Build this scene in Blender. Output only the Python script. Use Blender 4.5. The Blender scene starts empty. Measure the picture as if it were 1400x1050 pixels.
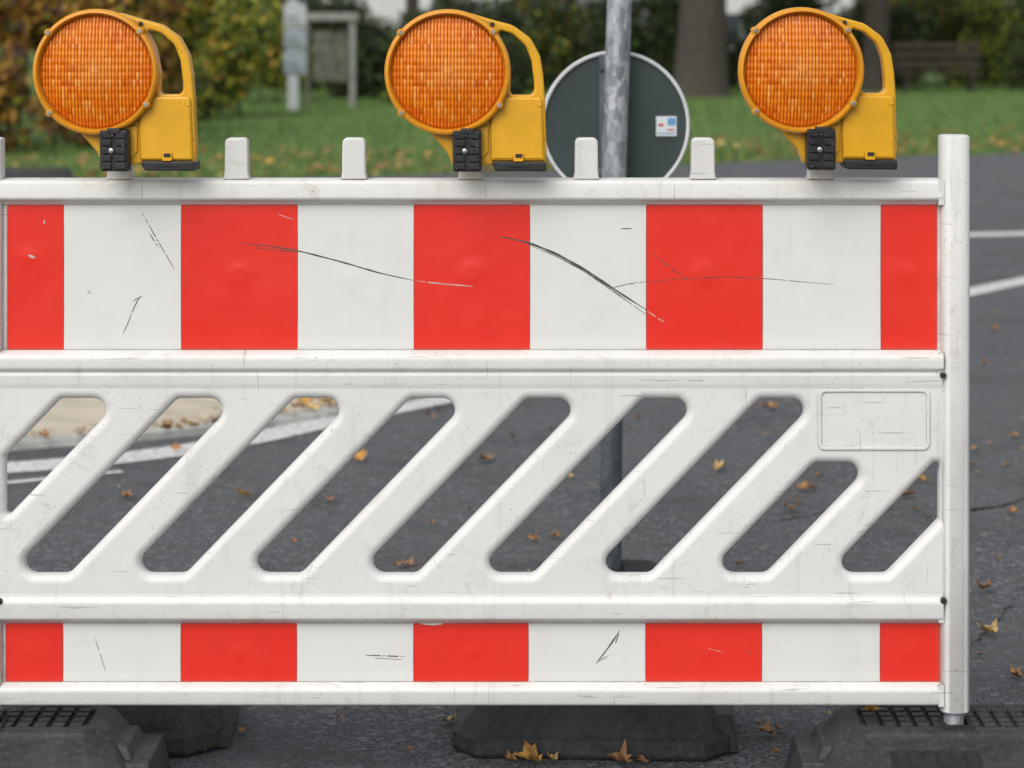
import bpy, math, random
import numpy as np
from mathutils import Vector, Matrix
random.seed(7); RNG=np.random.default_rng(7)
S=0.0015; D=5.0; H=1.57; HOR=40.0
scene=bpy.context.scene
COL=scene.collection
def rad(a): return math.radians(a)
def W(px,py,y=0.0):
    k=(y+D)/D*S
    return Vector(((px-700)*k,y,H-(py-HOR)*k))
def G(px,py,z=0.0):
    k=(H-z)/(py-HOR)
    return Vector(((px-700)*k,k/S*D-D,z))

# ---------------------------------------------------------------- materials
def new_mat(name):
    m=bpy.data.materials.new(name); m.use_nodes=True
    nt=m.node_tree; b=nt.nodes['Principled BSDF']
    return m,nt,b
def coords(nt,scale=(1,1,1),rot=(0,0,0)):
    tc=nt.nodes.new('ShaderNodeTexCoord'); mp=nt.nodes.new('ShaderNodeMapping')
    mp.inputs['Scale'].default_value=scale; mp.inputs['Rotation'].default_value=rot
    nt.links.new(tc.outputs['Object'],mp.inputs['Vector']); return mp.outputs[0]
def noise(nt,vec,scale,detail=4,rough=0.55,dist=0.0):
    n=nt.nodes.new('ShaderNodeTexNoise')
    n.inputs['Scale'].default_value=scale; n.inputs['Detail'].default_value=detail
    n.inputs['Roughness'].default_value=rough; n.inputs['Distortion'].default_value=dist
    nt.links.new(vec,n.inputs['Vector']); return n.outputs['Fac']
def ramp(nt,fac,stops):
    r=nt.nodes.new('ShaderNodeValToRGB'); e=r.color_ramp.elements
    while len(e)<len(stops): e.new(0.5)
    for i,(p,c) in enumerate(stops):
        e[i].position=p
        if not hasattr(c,'__len__'): c=(c,c,c)
        e[i].color=(*c[:3],1)
    nt.links.new(fac,r.inputs['Fac']); return r.outputs['Color']
def mix(nt,fac,a,b,mode='MIX'):
    m=nt.nodes.new('ShaderNodeMix'); m.data_type='RGBA'; m.blend_type=mode
    def put(sock,v):
        if isinstance(v,bpy.types.NodeSocket): nt.links.new(v,sock)
        elif hasattr(v,'__len__'): sock.default_value=(*v[:3],1)
        else: sock.default_value=v
    put(m.inputs[0],fac); put(m.inputs[6],a); put(m.inputs[7],b)
    return m.outputs[2]
def bump(nt,b,h,strength,dist):
    n=nt.nodes.new('ShaderNodeBump'); n.inputs['Strength'].default_value=strength
    n.inputs['Distance'].default_value=dist
    nt.links.new(h,n.inputs['Height']); nt.links.new(n.outputs[0],b.inputs['Normal'])
def ao(nt,dist,lo,hi):
    a=nt.nodes.new('ShaderNodeAmbientOcclusion'); a.samples=6; a.inputs['Distance'].default_value=dist
    return ramp(nt,a.outputs['AO'],[(lo,1.0),(hi,0.0)])
def simple(name,base,rough=0.6,var=0.25,scale=20,metal=0.0,bumpd=0.0,vscale=(1,1,1),dark=None):
    m,nt,b=new_mat(name); v=coords(nt,vscale)
    f=noise(nt,v,scale,5)
    d=dark or tuple(c*(1-var) for c in base)
    c=ramp(nt,f,[(0.35,d),(0.65,tuple(min(1,c*(1+var*0.5)) for c in base))])
    nt.links.new(c,b.inputs['Base Color'])
    b.inputs['Roughness'].default_value=rough; b.inputs['Metallic'].default_value=metal
    if bumpd: bump(nt,b,noise(nt,v,scale*4,4),0.6,bumpd)
    return m

def white_plastic(name,clean=(0.785,0.78,0.755),dirt=(0.40,0.37,0.315),amount=1.0):
    m,nt,b=new_mat(name)
    v=coords(nt)
    big=ramp(nt,noise(nt,v,3.2,6,0.6),[(0.42,0.0),(0.76,0.55*amount)])
    vs=coords(nt,(30,30,2.6))
    streak=ramp(nt,noise(nt,vs,1.0,5,0.6),[(0.56,0.0),(0.82,0.42*amount)])
    sp=ramp(nt,noise(nt,v,190,2,0.5),[(0.68,0.0),(0.745,0.85)])
    spm=ramp(nt,noise(nt,v,6,3),[(0.44,0.0),(0.60,1.0)])
    sp=mix(nt,1.0,sp,spm,'MULTIPLY')
    sm=ramp(nt,noise(nt,v,18,6,0.72,1.0),[(0.57,0.0),(0.78,0.65*amount)])
    sc=ramp(nt,noise(nt,coords(nt,(9,9,130),(0,0.5,0)),1.0,2),[(0.715,0.0),(0.74,0.5)])
    sc2=ramp(nt,noise(nt,coords(nt,(7,7,150),(0,-0.82,0)),1.0,2),[(0.70,0.0),(0.73,0.55)])
    sc3=ramp(nt,noise(nt,coords(nt,(160,9,6),(0,0.15,0)),1.0,2),[(0.72,0.0),(0.75,0.5)])
    c=mix(nt,big,clean,tuple(x*0.74+y*0.26 for x,y in zip(clean,dirt)))
    c=mix(nt,streak,c,dirt); c=mix(nt,sm,c,(0.49,0.45,0.38)); c=mix(nt,sc,c,(0.3,0.29,0.27)); c=mix(nt,sc2,c,(0.33,0.31,0.28)); c=mix(nt,sc3,c,(0.35,0.33,0.30)); c=mix(nt,sp,c,(0.15,0.12,0.10))
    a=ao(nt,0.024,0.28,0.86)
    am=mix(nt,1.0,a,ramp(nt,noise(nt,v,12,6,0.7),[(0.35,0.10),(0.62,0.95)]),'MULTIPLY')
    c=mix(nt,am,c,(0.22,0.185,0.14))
    nt.links.new(c,b.inputs['Base Color'])
    r=ramp(nt,noise(nt,v,30,3),[(0.3,0.36),(0.7,0.56)]); nt.links.new(r,b.inputs['Roughness'])
    bump(nt,b,noise(nt,v,30,5),0.5,0.002)
    return m
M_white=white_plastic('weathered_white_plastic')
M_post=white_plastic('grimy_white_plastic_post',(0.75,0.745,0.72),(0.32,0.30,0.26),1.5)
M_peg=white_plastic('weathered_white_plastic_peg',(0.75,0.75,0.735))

def sheet_mat(name,base,dirt,bright,spk):
    m,nt,b=new_mat(name); v=coords(nt)
    vs=coords(nt,(22,22,2.5))
    f=ramp(nt,noise(nt,v,4,6,0.65),[(0.4,0.0),(0.8,0.45)])
    s=ramp(nt,noise(nt,vs,1,4),[(0.58,0.0),(0.86,0.28)])
    g=ramp(nt,noise(nt,v,11,6,0.7,0.5),[(0.56,0.0),(0.8,0.3)])
    sp=ramp(nt,noise(nt,v,150,2),[(0.765,0.0),(0.79,spk)])
    c=mix(nt,f,base,bright); c=mix(nt,s,c,dirt); c=mix(nt,g,c,dirt); c=mix(nt,sp,c,(0.25,0.16,0.14))
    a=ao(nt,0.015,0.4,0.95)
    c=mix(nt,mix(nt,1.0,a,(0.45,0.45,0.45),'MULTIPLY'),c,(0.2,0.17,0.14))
    nt.links.new(c,b.inputs['Base Color'])
    b.inputs['Roughness'].default_value=0.32; b.inputs['Specular IOR Level'].default_value=0.4
    b.inputs['Coat Weight'].default_value=0.2; b.inputs['Coat Roughness'].default_value=0.18
    bump(nt,b,noise(nt,v,6,3),0.5,0.008)
    return m
M_red=sheet_mat('red_reflective_film',(0.83,0.030,0.018),(0.52,0.035,0.025),(0.87,0.06,0.04),0.7)
M_wsheet=sheet_mat('white_reflective_film',(0.79,0.79,0.76),(0.60,0.58,0.53),(0.73,0.73,0.705),0.3)
M_scratch=simple('scratch_grime',(0.09,0.082,0.075),0.8,0.4,60)
M_lscratch=simple('pale_scratch',(0.66,0.48,0.45),0.7,0.2,60)

def yellow(name,base):
    m,nt,b=new_mat(name); v=coords(nt)
    c=ramp(nt,noise(nt,v,12,5),[(0.3,tuple(x*0.82 for x in base)),(0.7,base)])
    sp=ramp(nt,noise(nt,v,160,2),[(0.69,0.0),(0.75,0.75)]); c=mix(nt,sp,c,(0.16,0.08,0.01))
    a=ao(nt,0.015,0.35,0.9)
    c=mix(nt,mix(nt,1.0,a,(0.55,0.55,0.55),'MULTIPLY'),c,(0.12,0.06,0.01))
    nt.links.new(c,b.inputs['Base Color']); b.inputs['Roughness'].default_value=0.34
    bump(nt,b,noise(nt,v,140,3),0.2,0.0006); return m
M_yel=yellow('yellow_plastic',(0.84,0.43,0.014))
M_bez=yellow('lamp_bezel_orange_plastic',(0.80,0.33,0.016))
M_black=simple('black_plastic',(0.022,0.022,0.024),0.45,0.5,40,bumpd=0.0006)
M_dgrey=simple('dark_grey_plastic',(0.06,0.06,0.062),0.5,0.3,40)
M_steel=simple('screw_steel',(0.55,0.53,0.5),0.35,0.3,60,metal=0.9)

PX,PZ=0.0070,0.0145
def lens_mat():
    m,nt,b=new_mat('amber_prismatic_lens')
    tc=nt.nodes.new('ShaderNodeTexCoord')
    sn=nt.nodes.new('ShaderNodeVectorMath'); sn.operation='SNAP'
    sn.inputs[1].default_value=(PX,10,PZ)
    nt.links.new(tc.outputs['Object'],sn.inputs[0])
    wn=nt.nodes.new('ShaderNodeTexWhiteNoise'); wn.noise_dimensions='3D'
    nt.links.new(sn.outputs[0],wn.inputs['Vector'])
    v=coords(nt)
    big=noise(nt,v,22,4,0.6)
    c1=ramp(nt,wn.outputs['Value'],[(0.0,(0.66,0.13,0.003)),(0.40,(0.88,0.215,0.006)),(0.80,(0.97,0.29,0.012)),(1.0,(1.0,0.52,0.14))])  # random tone per facet, prismatic sparkle painted into the colour
    c=mix(nt,ramp(nt,big,[(0.40,0.0),(0.60,0.6)]),c1,(1.0,0.33,0.016))
    ln=nt.nodes.new('ShaderNodeVectorMath'); ln.operation='LENGTH'
    fl=nt.nodes.new('ShaderNodeVectorMath'); fl.operation='MULTIPLY'; fl.inputs[1].default_value=(1,0,1)
    nt.links.new(tc.outputs['Object'],fl.inputs[0]); nt.links.new(fl.outputs[0],ln.inputs[0])
    def mul(s,k):
        mm=nt.nodes.new('ShaderNodeMath'); mm.operation='MULTIPLY'; nt.links.new(s,mm.inputs[0]); mm.inputs[1].default_value=k; return mm.outputs[0]
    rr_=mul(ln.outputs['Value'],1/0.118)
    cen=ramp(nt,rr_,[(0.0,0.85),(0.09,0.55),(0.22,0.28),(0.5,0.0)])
    c=mix(nt,cen,c,(1.0,0.50,0.12))  # central highlight painted into the lens colour
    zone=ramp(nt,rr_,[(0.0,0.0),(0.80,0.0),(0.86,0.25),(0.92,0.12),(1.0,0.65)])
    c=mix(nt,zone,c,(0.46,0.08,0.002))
    sx=nt.nodes.new('ShaderNodeSeparateXYZ'); nt.links.new(tc.outputs['Object'],sx.inputs[0])
    def lines(sock,pitch,w):
        mo=nt.nodes.new('ShaderNodeMath'); mo.operation='PINGPONG'; nt.links.new(sock,mo.inputs[0]); mo.inputs[1].default_value=pitch/2
        return ramp(nt,mul(mo.outputs[0],2/pitch),[(0.0,1.0),(w,0.0)])
    lx=lines(sx.outputs['X'],PX,0.85); lz=lines(sx.outputs['Z'],PZ,0.22)
    c=mix(nt,mix(nt,1.0,lx,(0.88,)*3,'MULTIPLY'),c,(0.38,0.055,0.001))
    c=mix(nt,mix(nt,1.0,lz,(0.20,)*3,'MULTIPLY'),c,(0.48,0.08,0.002))
    nt.links.new(c,b.inputs['Base Color'])
    b.inputs['Roughness'].default_value=0.2; b.inputs['Specular IOR Level'].default_value=0.4
    b.inputs['Specular Tint'].default_value=(1.0,0.7,0.35,1)
    b.inputs['Coat Weight'].default_value=0.5; b.inputs['Coat Roughness'].default_value=0.05
    b.inputs['Coat Tint'].default_value=(1.0,0.85,0.7,1)
    return m
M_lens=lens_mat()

def asphalt(name,base,patch):
    m,nt,b=new_mat(name); v=coords(nt)
    fine=noise(nt,v,110,3,0.85)
    c=ramp(nt,fine,[(0.40,tuple(x*0.20 for x in base)),(0.5,base),(0.60,tuple(x*2.6 for x in base))])
    vo=nt.nodes.new('ShaderNodeTexVoronoi'); vo.inputs['Scale'].default_value=62; nt.links.new(v,vo.inputs['Vector'])
    st=ramp(nt,vo.outputs['Color'],[(0.64,0.0),(0.84,0.8)])
    c=mix(nt,st,c,tuple(x*2.9 for x in base))
    bg=ramp(nt,noise(nt,v,0.7,6,0.65),[(0.40,0.0),(0.60,0.6)]); c=mix(nt,bg,c,patch)
    md=ramp(nt,noise(nt,v,6,5,0.7),[(0.45,0.0),(0.78,0.35)]); c=mix(nt,md,c,(0.14,0.135,0.126))
    dk=ramp(nt,noise(nt,v,1.8,6,0.7),[(0.50,0.0),(0.70,0.6)]); c=mix(nt,dk,c,tuple(x*0.5 for x in base))
    nt.links.new(c,b.inputs['Base Color']); b.inputs['Roughness'].default_value=0.85
    bump(nt,b,fine,1.0,0.012); return m
M_asph=asphalt('asphalt_aggregate',(0.098,0.102,0.109),(0.145,0.149,0.156))
M_pave=simple('sandy_pavement',(0.60,0.53,0.41),0.9,0.14,5,bumpd=0.001)
M_kerb=simple('kerb_concrete',(0.50,0.50,0.475),0.85,0.3,14,bumpd=0.003)
def worn():
    m,nt,b=new_mat('worn_white_road_paint'); v=coords(nt)
    f=ramp(nt,noise(nt,v,35,6,0.8),[(0.38,0.0),(0.50,1.0)])
    c=mix(nt,f,(0.24,0.24,0.245),(0.72,0.72,0.70)); nt.links.new(c,b.inputs['Base Color']); b.inputs['Roughness'].default_value=0.8; return m
M_line=worn()
M_crack=simple('road_crack_filler',(0.018,0.018,0.018),0.9,0.4,40)
def grass_mat():
    m,nt,b=new_mat('grass_ground'); v=coords(nt)
    c=ramp(nt,noise(nt,v,2.5,8,0.75),[(0.3,(0.040,0.085,0.015)),(0.5,(0.10,0.19,0.032)),(0.7,(0.15,0.26,0.055))])
    l=ramp(nt,noise(nt,v,0.35,7,0.75),[(0.52,0.0),(0.70,0.5)]); c=mix(nt,l,c,(0.15,0.11,0.045))
    nt.links.new(c,b.inputs['Base Color']); b.inputs['Roughness'].default_value=0.95; return m
M_grass=grass_mat()
def rubber():
    m,nt,b=new_mat('recycled_rubber'); v=coords(nt)
    c=ramp(nt,noise(nt,v,60,6,0.75),[(0.36,(0.016,0.017,0.019)),(0.58,(0.038,0.039,0.042)),(0.74,(0.095,0.094,0.092))])
    d=ramp(nt,noise(nt,v,6,5),[(0.48,0.0),(0.78,0.5)]); c=mix(nt,d,c,(0.09,0.086,0.08))
    nt.links.new(c,b.inputs['Base Color']); b.inputs['Roughness'].default_value=0.6
    bump(nt,b,noise(nt,v,90,5),0.7,0.004); return m
M_rub=rubber()
M_rubd=simple('dark_rubber',(0.02,0.02,0.022),0.8,0.4,60,bumpd=0.002)
def galv(name,a,bb,hl,metal=0.5):
    m,nt,b=new_mat(name); v=coords(nt)
    vo=nt.nodes.new('ShaderNodeTexVoronoi'); vo.inputs['Scale'].default_value=60; nt.links.new(coords(nt,(1,1,0.45)),vo.inputs['Vector'])
    c=ramp(nt,vo.outputs['Color'],[(0.1,a),(0.9,bb)])
    st=ramp(nt,noise(nt,coords(nt,(30,30,3)),1,4),[(0.5,0.0),(0.75,0.5)]); c=mix(nt,st,c,hl)
    mo=ramp(nt,noise(nt,v,45,5,0.7),[(0.48,0.0),(0.66,0.6)]); c=mix(nt,mo,c,a)
    nt.links.new(c,b.inputs['Base Color']); b.inputs['Metallic'].default_value=metal; b.inputs['Roughness'].default_value=0.5; return m
M_galv=galv('galvanised_steel',(0.20,0.22,0.24),(0.54,0.56,0.58),(0.76,0.78,0.80),0.4)
M_galvd=galv('dark_steel',(0.07,0.085,0.10),(0.15,0.17,0.19),(0.20,0.22,0.24),0.3)
M_signback=simple('dark_grey_sign_back',(0.036,0.056,0.056),0.5,0.2,6)
M_rim=simple('pale_sign_rim',(0.72,0.74,0.75),0.5,0.1,20)
M_bark=simple('tree_bark',(0.075,0.062,0.05),0.95,0.5,8,bumpd=0.03,vscale=(3,3,0.6))
M_wood=simple('dark_brown_wood',(0.05,0.034,0.026),0.8,0.4,10,vscale=(1,8,8))
M_wall=simple('white_render_wall',(0.62,0.62,0.62),0.9,0.08,2)
M_roof=simple('dark_roof_tiles',(0.10,0.055,0.045),0.8,0.4,6)
M_glass=simple('window_glass',(0.05,0.06,0.07),0.12,0.2,2)
M_blue=simple('sign_blue',(0.16,0.36,0.62),0.5,0.1,20)
M_greyp=simple('notice_grey_blue',(0.30,0.35,0.40),0.6,0.2,12)
M_redp=simple('sign_red',(0.62,0.07,0.05),0.5,0.1,20)
M_whitep=simple('sign_white',(0.46,0.48,0.49),0.5,0.06,20)
M_stick=simple('sticker_white',(0.70,0.74,0.77),0.5,0.06,20)
M_board=simple('weathered_board',(0.13,0.13,0.10),0.8,0.5,5)
M_galvl=simple('pale_painted_beam',(0.30,0.30,0.28),0.8,0.3,8)
def leafm(name,c,rough=0.7):
    m,nt,b=new_mat(name); v=coords(nt)
    nt.links.new(ramp(nt,noise(nt,v,30,3),[(0.3,tuple(x*0.6 for x in c)),(0.7,c)]),b.inputs['Base Color'])
    b.inputs['Roughness'].default_value=rough; return m
def dryleaf(name,c,d):
    m,nt,b=new_mat(name); v=coords(nt)
    nt.links.new(ramp(nt,noise(nt,v,1.6,6,0.7),[(0.36,d),(0.52,c),(0.7,tuple(min(1,x*1.25) for x in c))]),b.inputs['Base Color'])
    b.inputs['Roughness'].default_value=0.65; return m
G1=leafm('foliage_dark_green',(0.022,0.038,0.012)); G2=leafm('foliage_green',(0.085,0.15,0.024)); G3=leafm('foliage_yellow_green',(0.36,0.37,0.035))
A1=leafm('foliage_rust',(0.22,0.085,0.022)); A2=leafm('foliage_orange',(0.55,0.29,0.04)); A3=leafm('foliage_brown',(0.06,0.038,0.018))
L1=dryleaf('dry_leaf_orange',(0.60,0.33,0.065),(0.22,0.09,0.03)); L2=dryleaf('dry_leaf_brown',(0.38,0.19,0.07),(0.12,0.055,0.03)); L3=dryleaf('dry_leaf_tan',(0.62,0.45,0.17),(0.28,0.15,0.06))
B1=leafm('grass_blade_green',(0.115,0.22,0.034)); B2=leafm('grass_blade_light',(0.19,0.30,0.058)); B3=leafm('grass_blade_dark',(0.045,0.09,0.016))

# ---------------------------------------------------------------- mesh helpers
def make(name,verts,faces,mats,midx=None,smooth=None,parent=None,loc=(0,0,0)):
    me=bpy.data.meshes.new(name); me.from_pydata([tuple(v) for v in verts],[],faces)
    if not isinstance(mats,(list,tuple)): mats=[mats]
    for m in mats: me.materials.append(m)
    if midx is not None: me.polygons.foreach_set('material_index',np.array(midx,dtype=np.int32))
    me.update()
    if smooth is not None:
        me.polygons.foreach_set('use_smooth',[True]*len(me.polygons)); me.set_sharp_from_angle(angle=rad(smooth))
    o=bpy.data.objects.new(name,me); COL.objects.link(o); o.location=loc
    if parent is not None: o.parent=parent
    return o
def empty(name,loc,label,cat,group=None):
    e=bpy.data.objects.new(name,None); e.empty_display_size=0.1; COL.objects.link(e); e.location=loc
    e['label']=label; e['category']=cat
    if group: e['group']=group
    return e
def tag(o,label,cat,group=None):
    o['label']=label; o['category']=cat
    if group: o['group']=group
def roundpoly(pts,r,n=6):
    out=[]; L=len(pts)
    for i in range(L):
        ri=r[i] if hasattr(r,'__len__') else r
        p=Vector(pts[i])
        a=(Vector(pts[i-1])-p); b=(Vector(pts[(i+1)%L])-p)
        if ri<=0: out.append((p.x,p.y)); continue
        la,lb=a.length,b.length; a.normalize(); b.normalize()
        ang=a.angle(b); t=min(ri/math.tan(ang/2),la*0.49,lb*0.49); rr=t*math.tan(ang/2)
        c=p+(a+b).normalized()*(rr/math.sin(ang/2))
        s=p+a*t-c; e=p+b*t-c
        a0=math.atan2(s.y,s.x); a1=math.atan2(e.y,e.x); da=(a1-a0+math.pi)%(2*math.pi)-math.pi
        for k in range(n+1):
            th=a0+da*k/n; out.append((c.x+rr*math.cos(th),c.y+rr*math.sin(th)))
    return out
def plate_geo(outer,holes,y0,y1,bev,res=3):
    cu=bpy.data.curves.new('tmp','CURVE'); cu.dimensions='2D'; cu.fill_mode='BOTH'
    for poly in [outer]+list(holes):
        sp=cu.splines.new('POLY'); sp.points.add(len(poly)-1)
        for i,(x,z) in enumerate(poly): sp.points[i].co=(x,z,0,1)
        sp.use_cyclic_u=True
    cu.bevel_depth=bev; cu.bevel_resolution=res; cu.offset=-bev; cu.extrude=(y1-y0)/2-bev
    o=bpy.data.objects.new('tmp',cu); COL.objects.link(o)
    dg=bpy.context.evaluated_depsgraph_get(); me=bpy.data.meshes.new_from_object(o.evaluated_get(dg))
    yc=(y0+y1)/2
    V=[(v.co.x,yc-v.co.z,v.co.y) for v in me.vertices]; F=[tuple(p.vertices) for p in me.polygons]
    bpy.data.objects.remove(o); bpy.data.curves.remove(cu); bpy.data.meshes.remove(me)
    return V,F
def join(*geos):
    V=[];F=[];MI=[]
    for g in geos:
        v,f=g[0],g[1]; mi=g[2] if len(g)>2 else 0
        o=len(V); V+=list(v); F+=[tuple(i+o for i in ff) for ff in f]; MI+=(list(mi) if hasattr(mi,'__len__') else [mi]*len(f))
    return V,F,MI
def box(x0,x1,y0,y1,z0,z1):
    V=[(x,y,z) for z in (z0,z1) for y in (y0,y1) for x in (x0,x1)]
    return V,[(0,2,3,1),(4,5,7,6),(0,1,5,4),(2,6,7,3),(0,4,6,2),(1,3,7,5)]
def lathe_y(profile,n=64,cx=0,cz=0,close=False):
    V=[];F=[]
    for r,y in profile:
        for i in range(n):
            a=2*math.pi*i/n; V.append((cx+r*math.cos(a),y,cz+r*math.sin(a)))
    m=len(profile)
    for j in range(m-1 if not close else m):
        j2=(j+1)%m
        for i in range(n):
            i2=(i+1)%n; F.append((j*n+i,j*n+i2,j2*n+i2,j2*n+i))
    return V,F
def extr_z(poly,z0,z1,bev=0.0):
    cx=sum(p[0] for p in poly)/len(poly); cy=sum(p[1] for p in poly)/len(poly); n=len(poly)
    w=max(abs(p[0]-cx) for p in poly)
    def ring(s,z): return [(cx+(x-cx)*s,cy+(y-cy)*s,z) for x,y in poly]
    s=1-bev/w if w else 1
    rings=[ring(s,z0),ring(1,z0+bev),ring(1,z1-bev),ring(1-(1-s)*0.3,z1-bev*0.4),ring(s,z1)] if bev else [ring(1,z0),ring(1,z1)]
    V=[v for r in rings for v in r]; F=[]
    for j in range(len(rings)-1):
        for i in range(n): F.append((j*n+i,j*n+(i+1)%n,(j+1)*n+(i+1)%n,(j+1)*n+i))
    F.append(tuple(range(n-1,-1,-1))); F.append(tuple(range((len(rings)-1)*n,len(rings)*n)))
    return V,F
def extr_x(profile,x0,x1):
    n=len(profile); V=[(x0,y,z) for y,z in profile]+[(x1,y,z) for y,z in profile]
    F=[(i,(i+1)%n,n+(i+1)%n,n+i) for i in range(n)]+[tuple(range(n-1,-1,-1)),tuple(range(n,2*n))]
    return V,F
def tube(path,radii,n=10):
    V=[];F=[]
    for k,p in enumerate(path):
        p=Vector(p); q=Vector(path[min(k+1,len(path)-1)]); o=Vector(path[max(k-1,0)])
        t=(q-o).normalized(); u=t.cross(Vector((0.3,1,0.1))).normalized(); w=t.cross(u)
        for i in range(n):
            a=2*math.pi*i/n; V.append(tuple(p+(u*math.cos(a)+w*math.sin(a))*radii[k]))
    for k in range(len(path)-1):
        for i in range(n): F.append((k*n+i,k*n+(i+1)%n,(k+1)*n+(i+1)%n,(k+1)*n+i))
    F.append(tuple(range(n-1,-1,-1))); F.append(tuple(range((len(path)-1)*n,len(path)*n)))
    return V,F
def shift(g,o):
    return ([(v[0]-o[0],v[1]-o[1],v[2]-o[2]) for v in g[0]],)+tuple(g[1:])
def X(px): return (px-700)*S
def Z(py): return H-(py-HOR)*S
def P2(pts): return [(X(a),Z(b)) for a,b in pts]

# ================================================================ BARRIER
BO=(X(645),0,0.15)
bar=empty('traffic_barrier',BO,'white plastic road barrier with red white stripes and slanted slots','barrier')
def bpart(name,geo,mats,smooth=35):
    g=shift(geo,BO)
    return make(name,g[0],g[1],mats,(g[2] if len(g)>2 else None),smooth,bar)
for (a,b,t,bt) in ((1284,1324,184,972),(-36,5,188,968)):
    poly=roundpoly([(X(a),-0.034),(X(b),-0.034),(X(b),0.034),(X(a),0.034)],0.022,7)
    seam=extr_z([(X(b-9)-0.0009,-0.0350),(X(b-9)+0.0009,-0.0350),(X(b-9)+0.0009,-0.030),(X(b-9)-0.0009,-0.030)],Z(bt-20),Z(t+16))
    bpart('post',extr_z(poly,Z(bt),Z(t),0.005),M_post,50)
    pc=(a+b)/2
    pin=[(X(pc)+0.021*math.cos(i*math.pi/8),0.021*math.sin(i*math.pi/8)) for i in range(16)]
    bpart('mounting_pin',extr_z(pin,0.13,Z(bt)-0.001,0.001),M_galv)
# end flanges clipped over the post, with worn joint
for z0,z1 in ((243,280),(478,508),(812,848),(930,962)):
    bpart('post_sleeve',box(X(1280),X(1287.5),-0.0285,0.020,Z(z1-1),Z(z0+2)),M_post,30)
def prof(pts,r): return roundpoly([(y,Z(p)) for y,p in pts],r,6)
xl,xr=X(3),X(1286)
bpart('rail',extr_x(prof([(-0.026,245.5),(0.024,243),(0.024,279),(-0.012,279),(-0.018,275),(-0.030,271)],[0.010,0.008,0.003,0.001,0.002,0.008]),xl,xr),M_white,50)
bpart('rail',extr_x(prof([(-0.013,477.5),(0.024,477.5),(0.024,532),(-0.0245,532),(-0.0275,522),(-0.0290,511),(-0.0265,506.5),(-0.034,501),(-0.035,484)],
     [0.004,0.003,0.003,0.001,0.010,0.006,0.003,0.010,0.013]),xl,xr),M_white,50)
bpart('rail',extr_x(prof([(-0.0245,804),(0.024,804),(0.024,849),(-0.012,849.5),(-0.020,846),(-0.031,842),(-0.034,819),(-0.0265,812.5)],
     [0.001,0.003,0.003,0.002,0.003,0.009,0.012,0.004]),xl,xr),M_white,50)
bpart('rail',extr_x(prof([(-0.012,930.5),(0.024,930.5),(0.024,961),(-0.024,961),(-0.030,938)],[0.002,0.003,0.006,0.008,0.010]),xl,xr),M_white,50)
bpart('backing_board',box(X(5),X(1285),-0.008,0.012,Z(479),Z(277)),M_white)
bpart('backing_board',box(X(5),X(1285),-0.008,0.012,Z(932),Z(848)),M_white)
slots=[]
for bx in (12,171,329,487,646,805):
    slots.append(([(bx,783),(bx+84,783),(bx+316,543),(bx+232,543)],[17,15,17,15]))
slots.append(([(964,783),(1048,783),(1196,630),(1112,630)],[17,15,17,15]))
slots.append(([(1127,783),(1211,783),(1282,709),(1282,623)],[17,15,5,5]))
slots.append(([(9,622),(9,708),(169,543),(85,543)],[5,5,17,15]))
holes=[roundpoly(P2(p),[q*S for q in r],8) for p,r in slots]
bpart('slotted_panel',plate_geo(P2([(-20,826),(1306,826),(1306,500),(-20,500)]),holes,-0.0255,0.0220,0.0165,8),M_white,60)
o=P2([(1116,612),(1268,612),(1268,529),(1116,529)]); i=P2([(1120.5,608),(1264,608),(1264,533),(1120.5,533)])
bpart('name_field_frame',plate_geo(roundpoly(o,9*S),[roundpoly(i,7*S)],-0.0290,-0.0250,0.0010,2),M_white)
for px,py in ((1285.5,510),(1286,816),(4,817)):
    bpart('bolt',lathe_y([(0.0001,-0.038),(0.004,-0.038),(0.006,-0.036),(0.006,-0.020)],14,X(px),Z(py)),M_black)
PEGX=[165,324.5,484.5,644,801.5,960.5,1120]
for pc in PEGX:
    po=P2([(pc-18,245),(pc+18,245),(pc+16,236),(pc+15.5,188),(pc-15.5,188),(pc-16,236)])
    bpart('peg',plate_geo(roundpoly(po,[0,0,4*S,7*S,7*S,4*S]),[],-0.021,0.018,0.004,3),M_peg,45)
def dent(x,z,dents):
    h=0.0
    for dx,dz,s,a in dents:
        r2=(x-dx)**2+(z-dz)**2
        h+=a*math.exp(-r2/(2*s*s))
    return h
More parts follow.
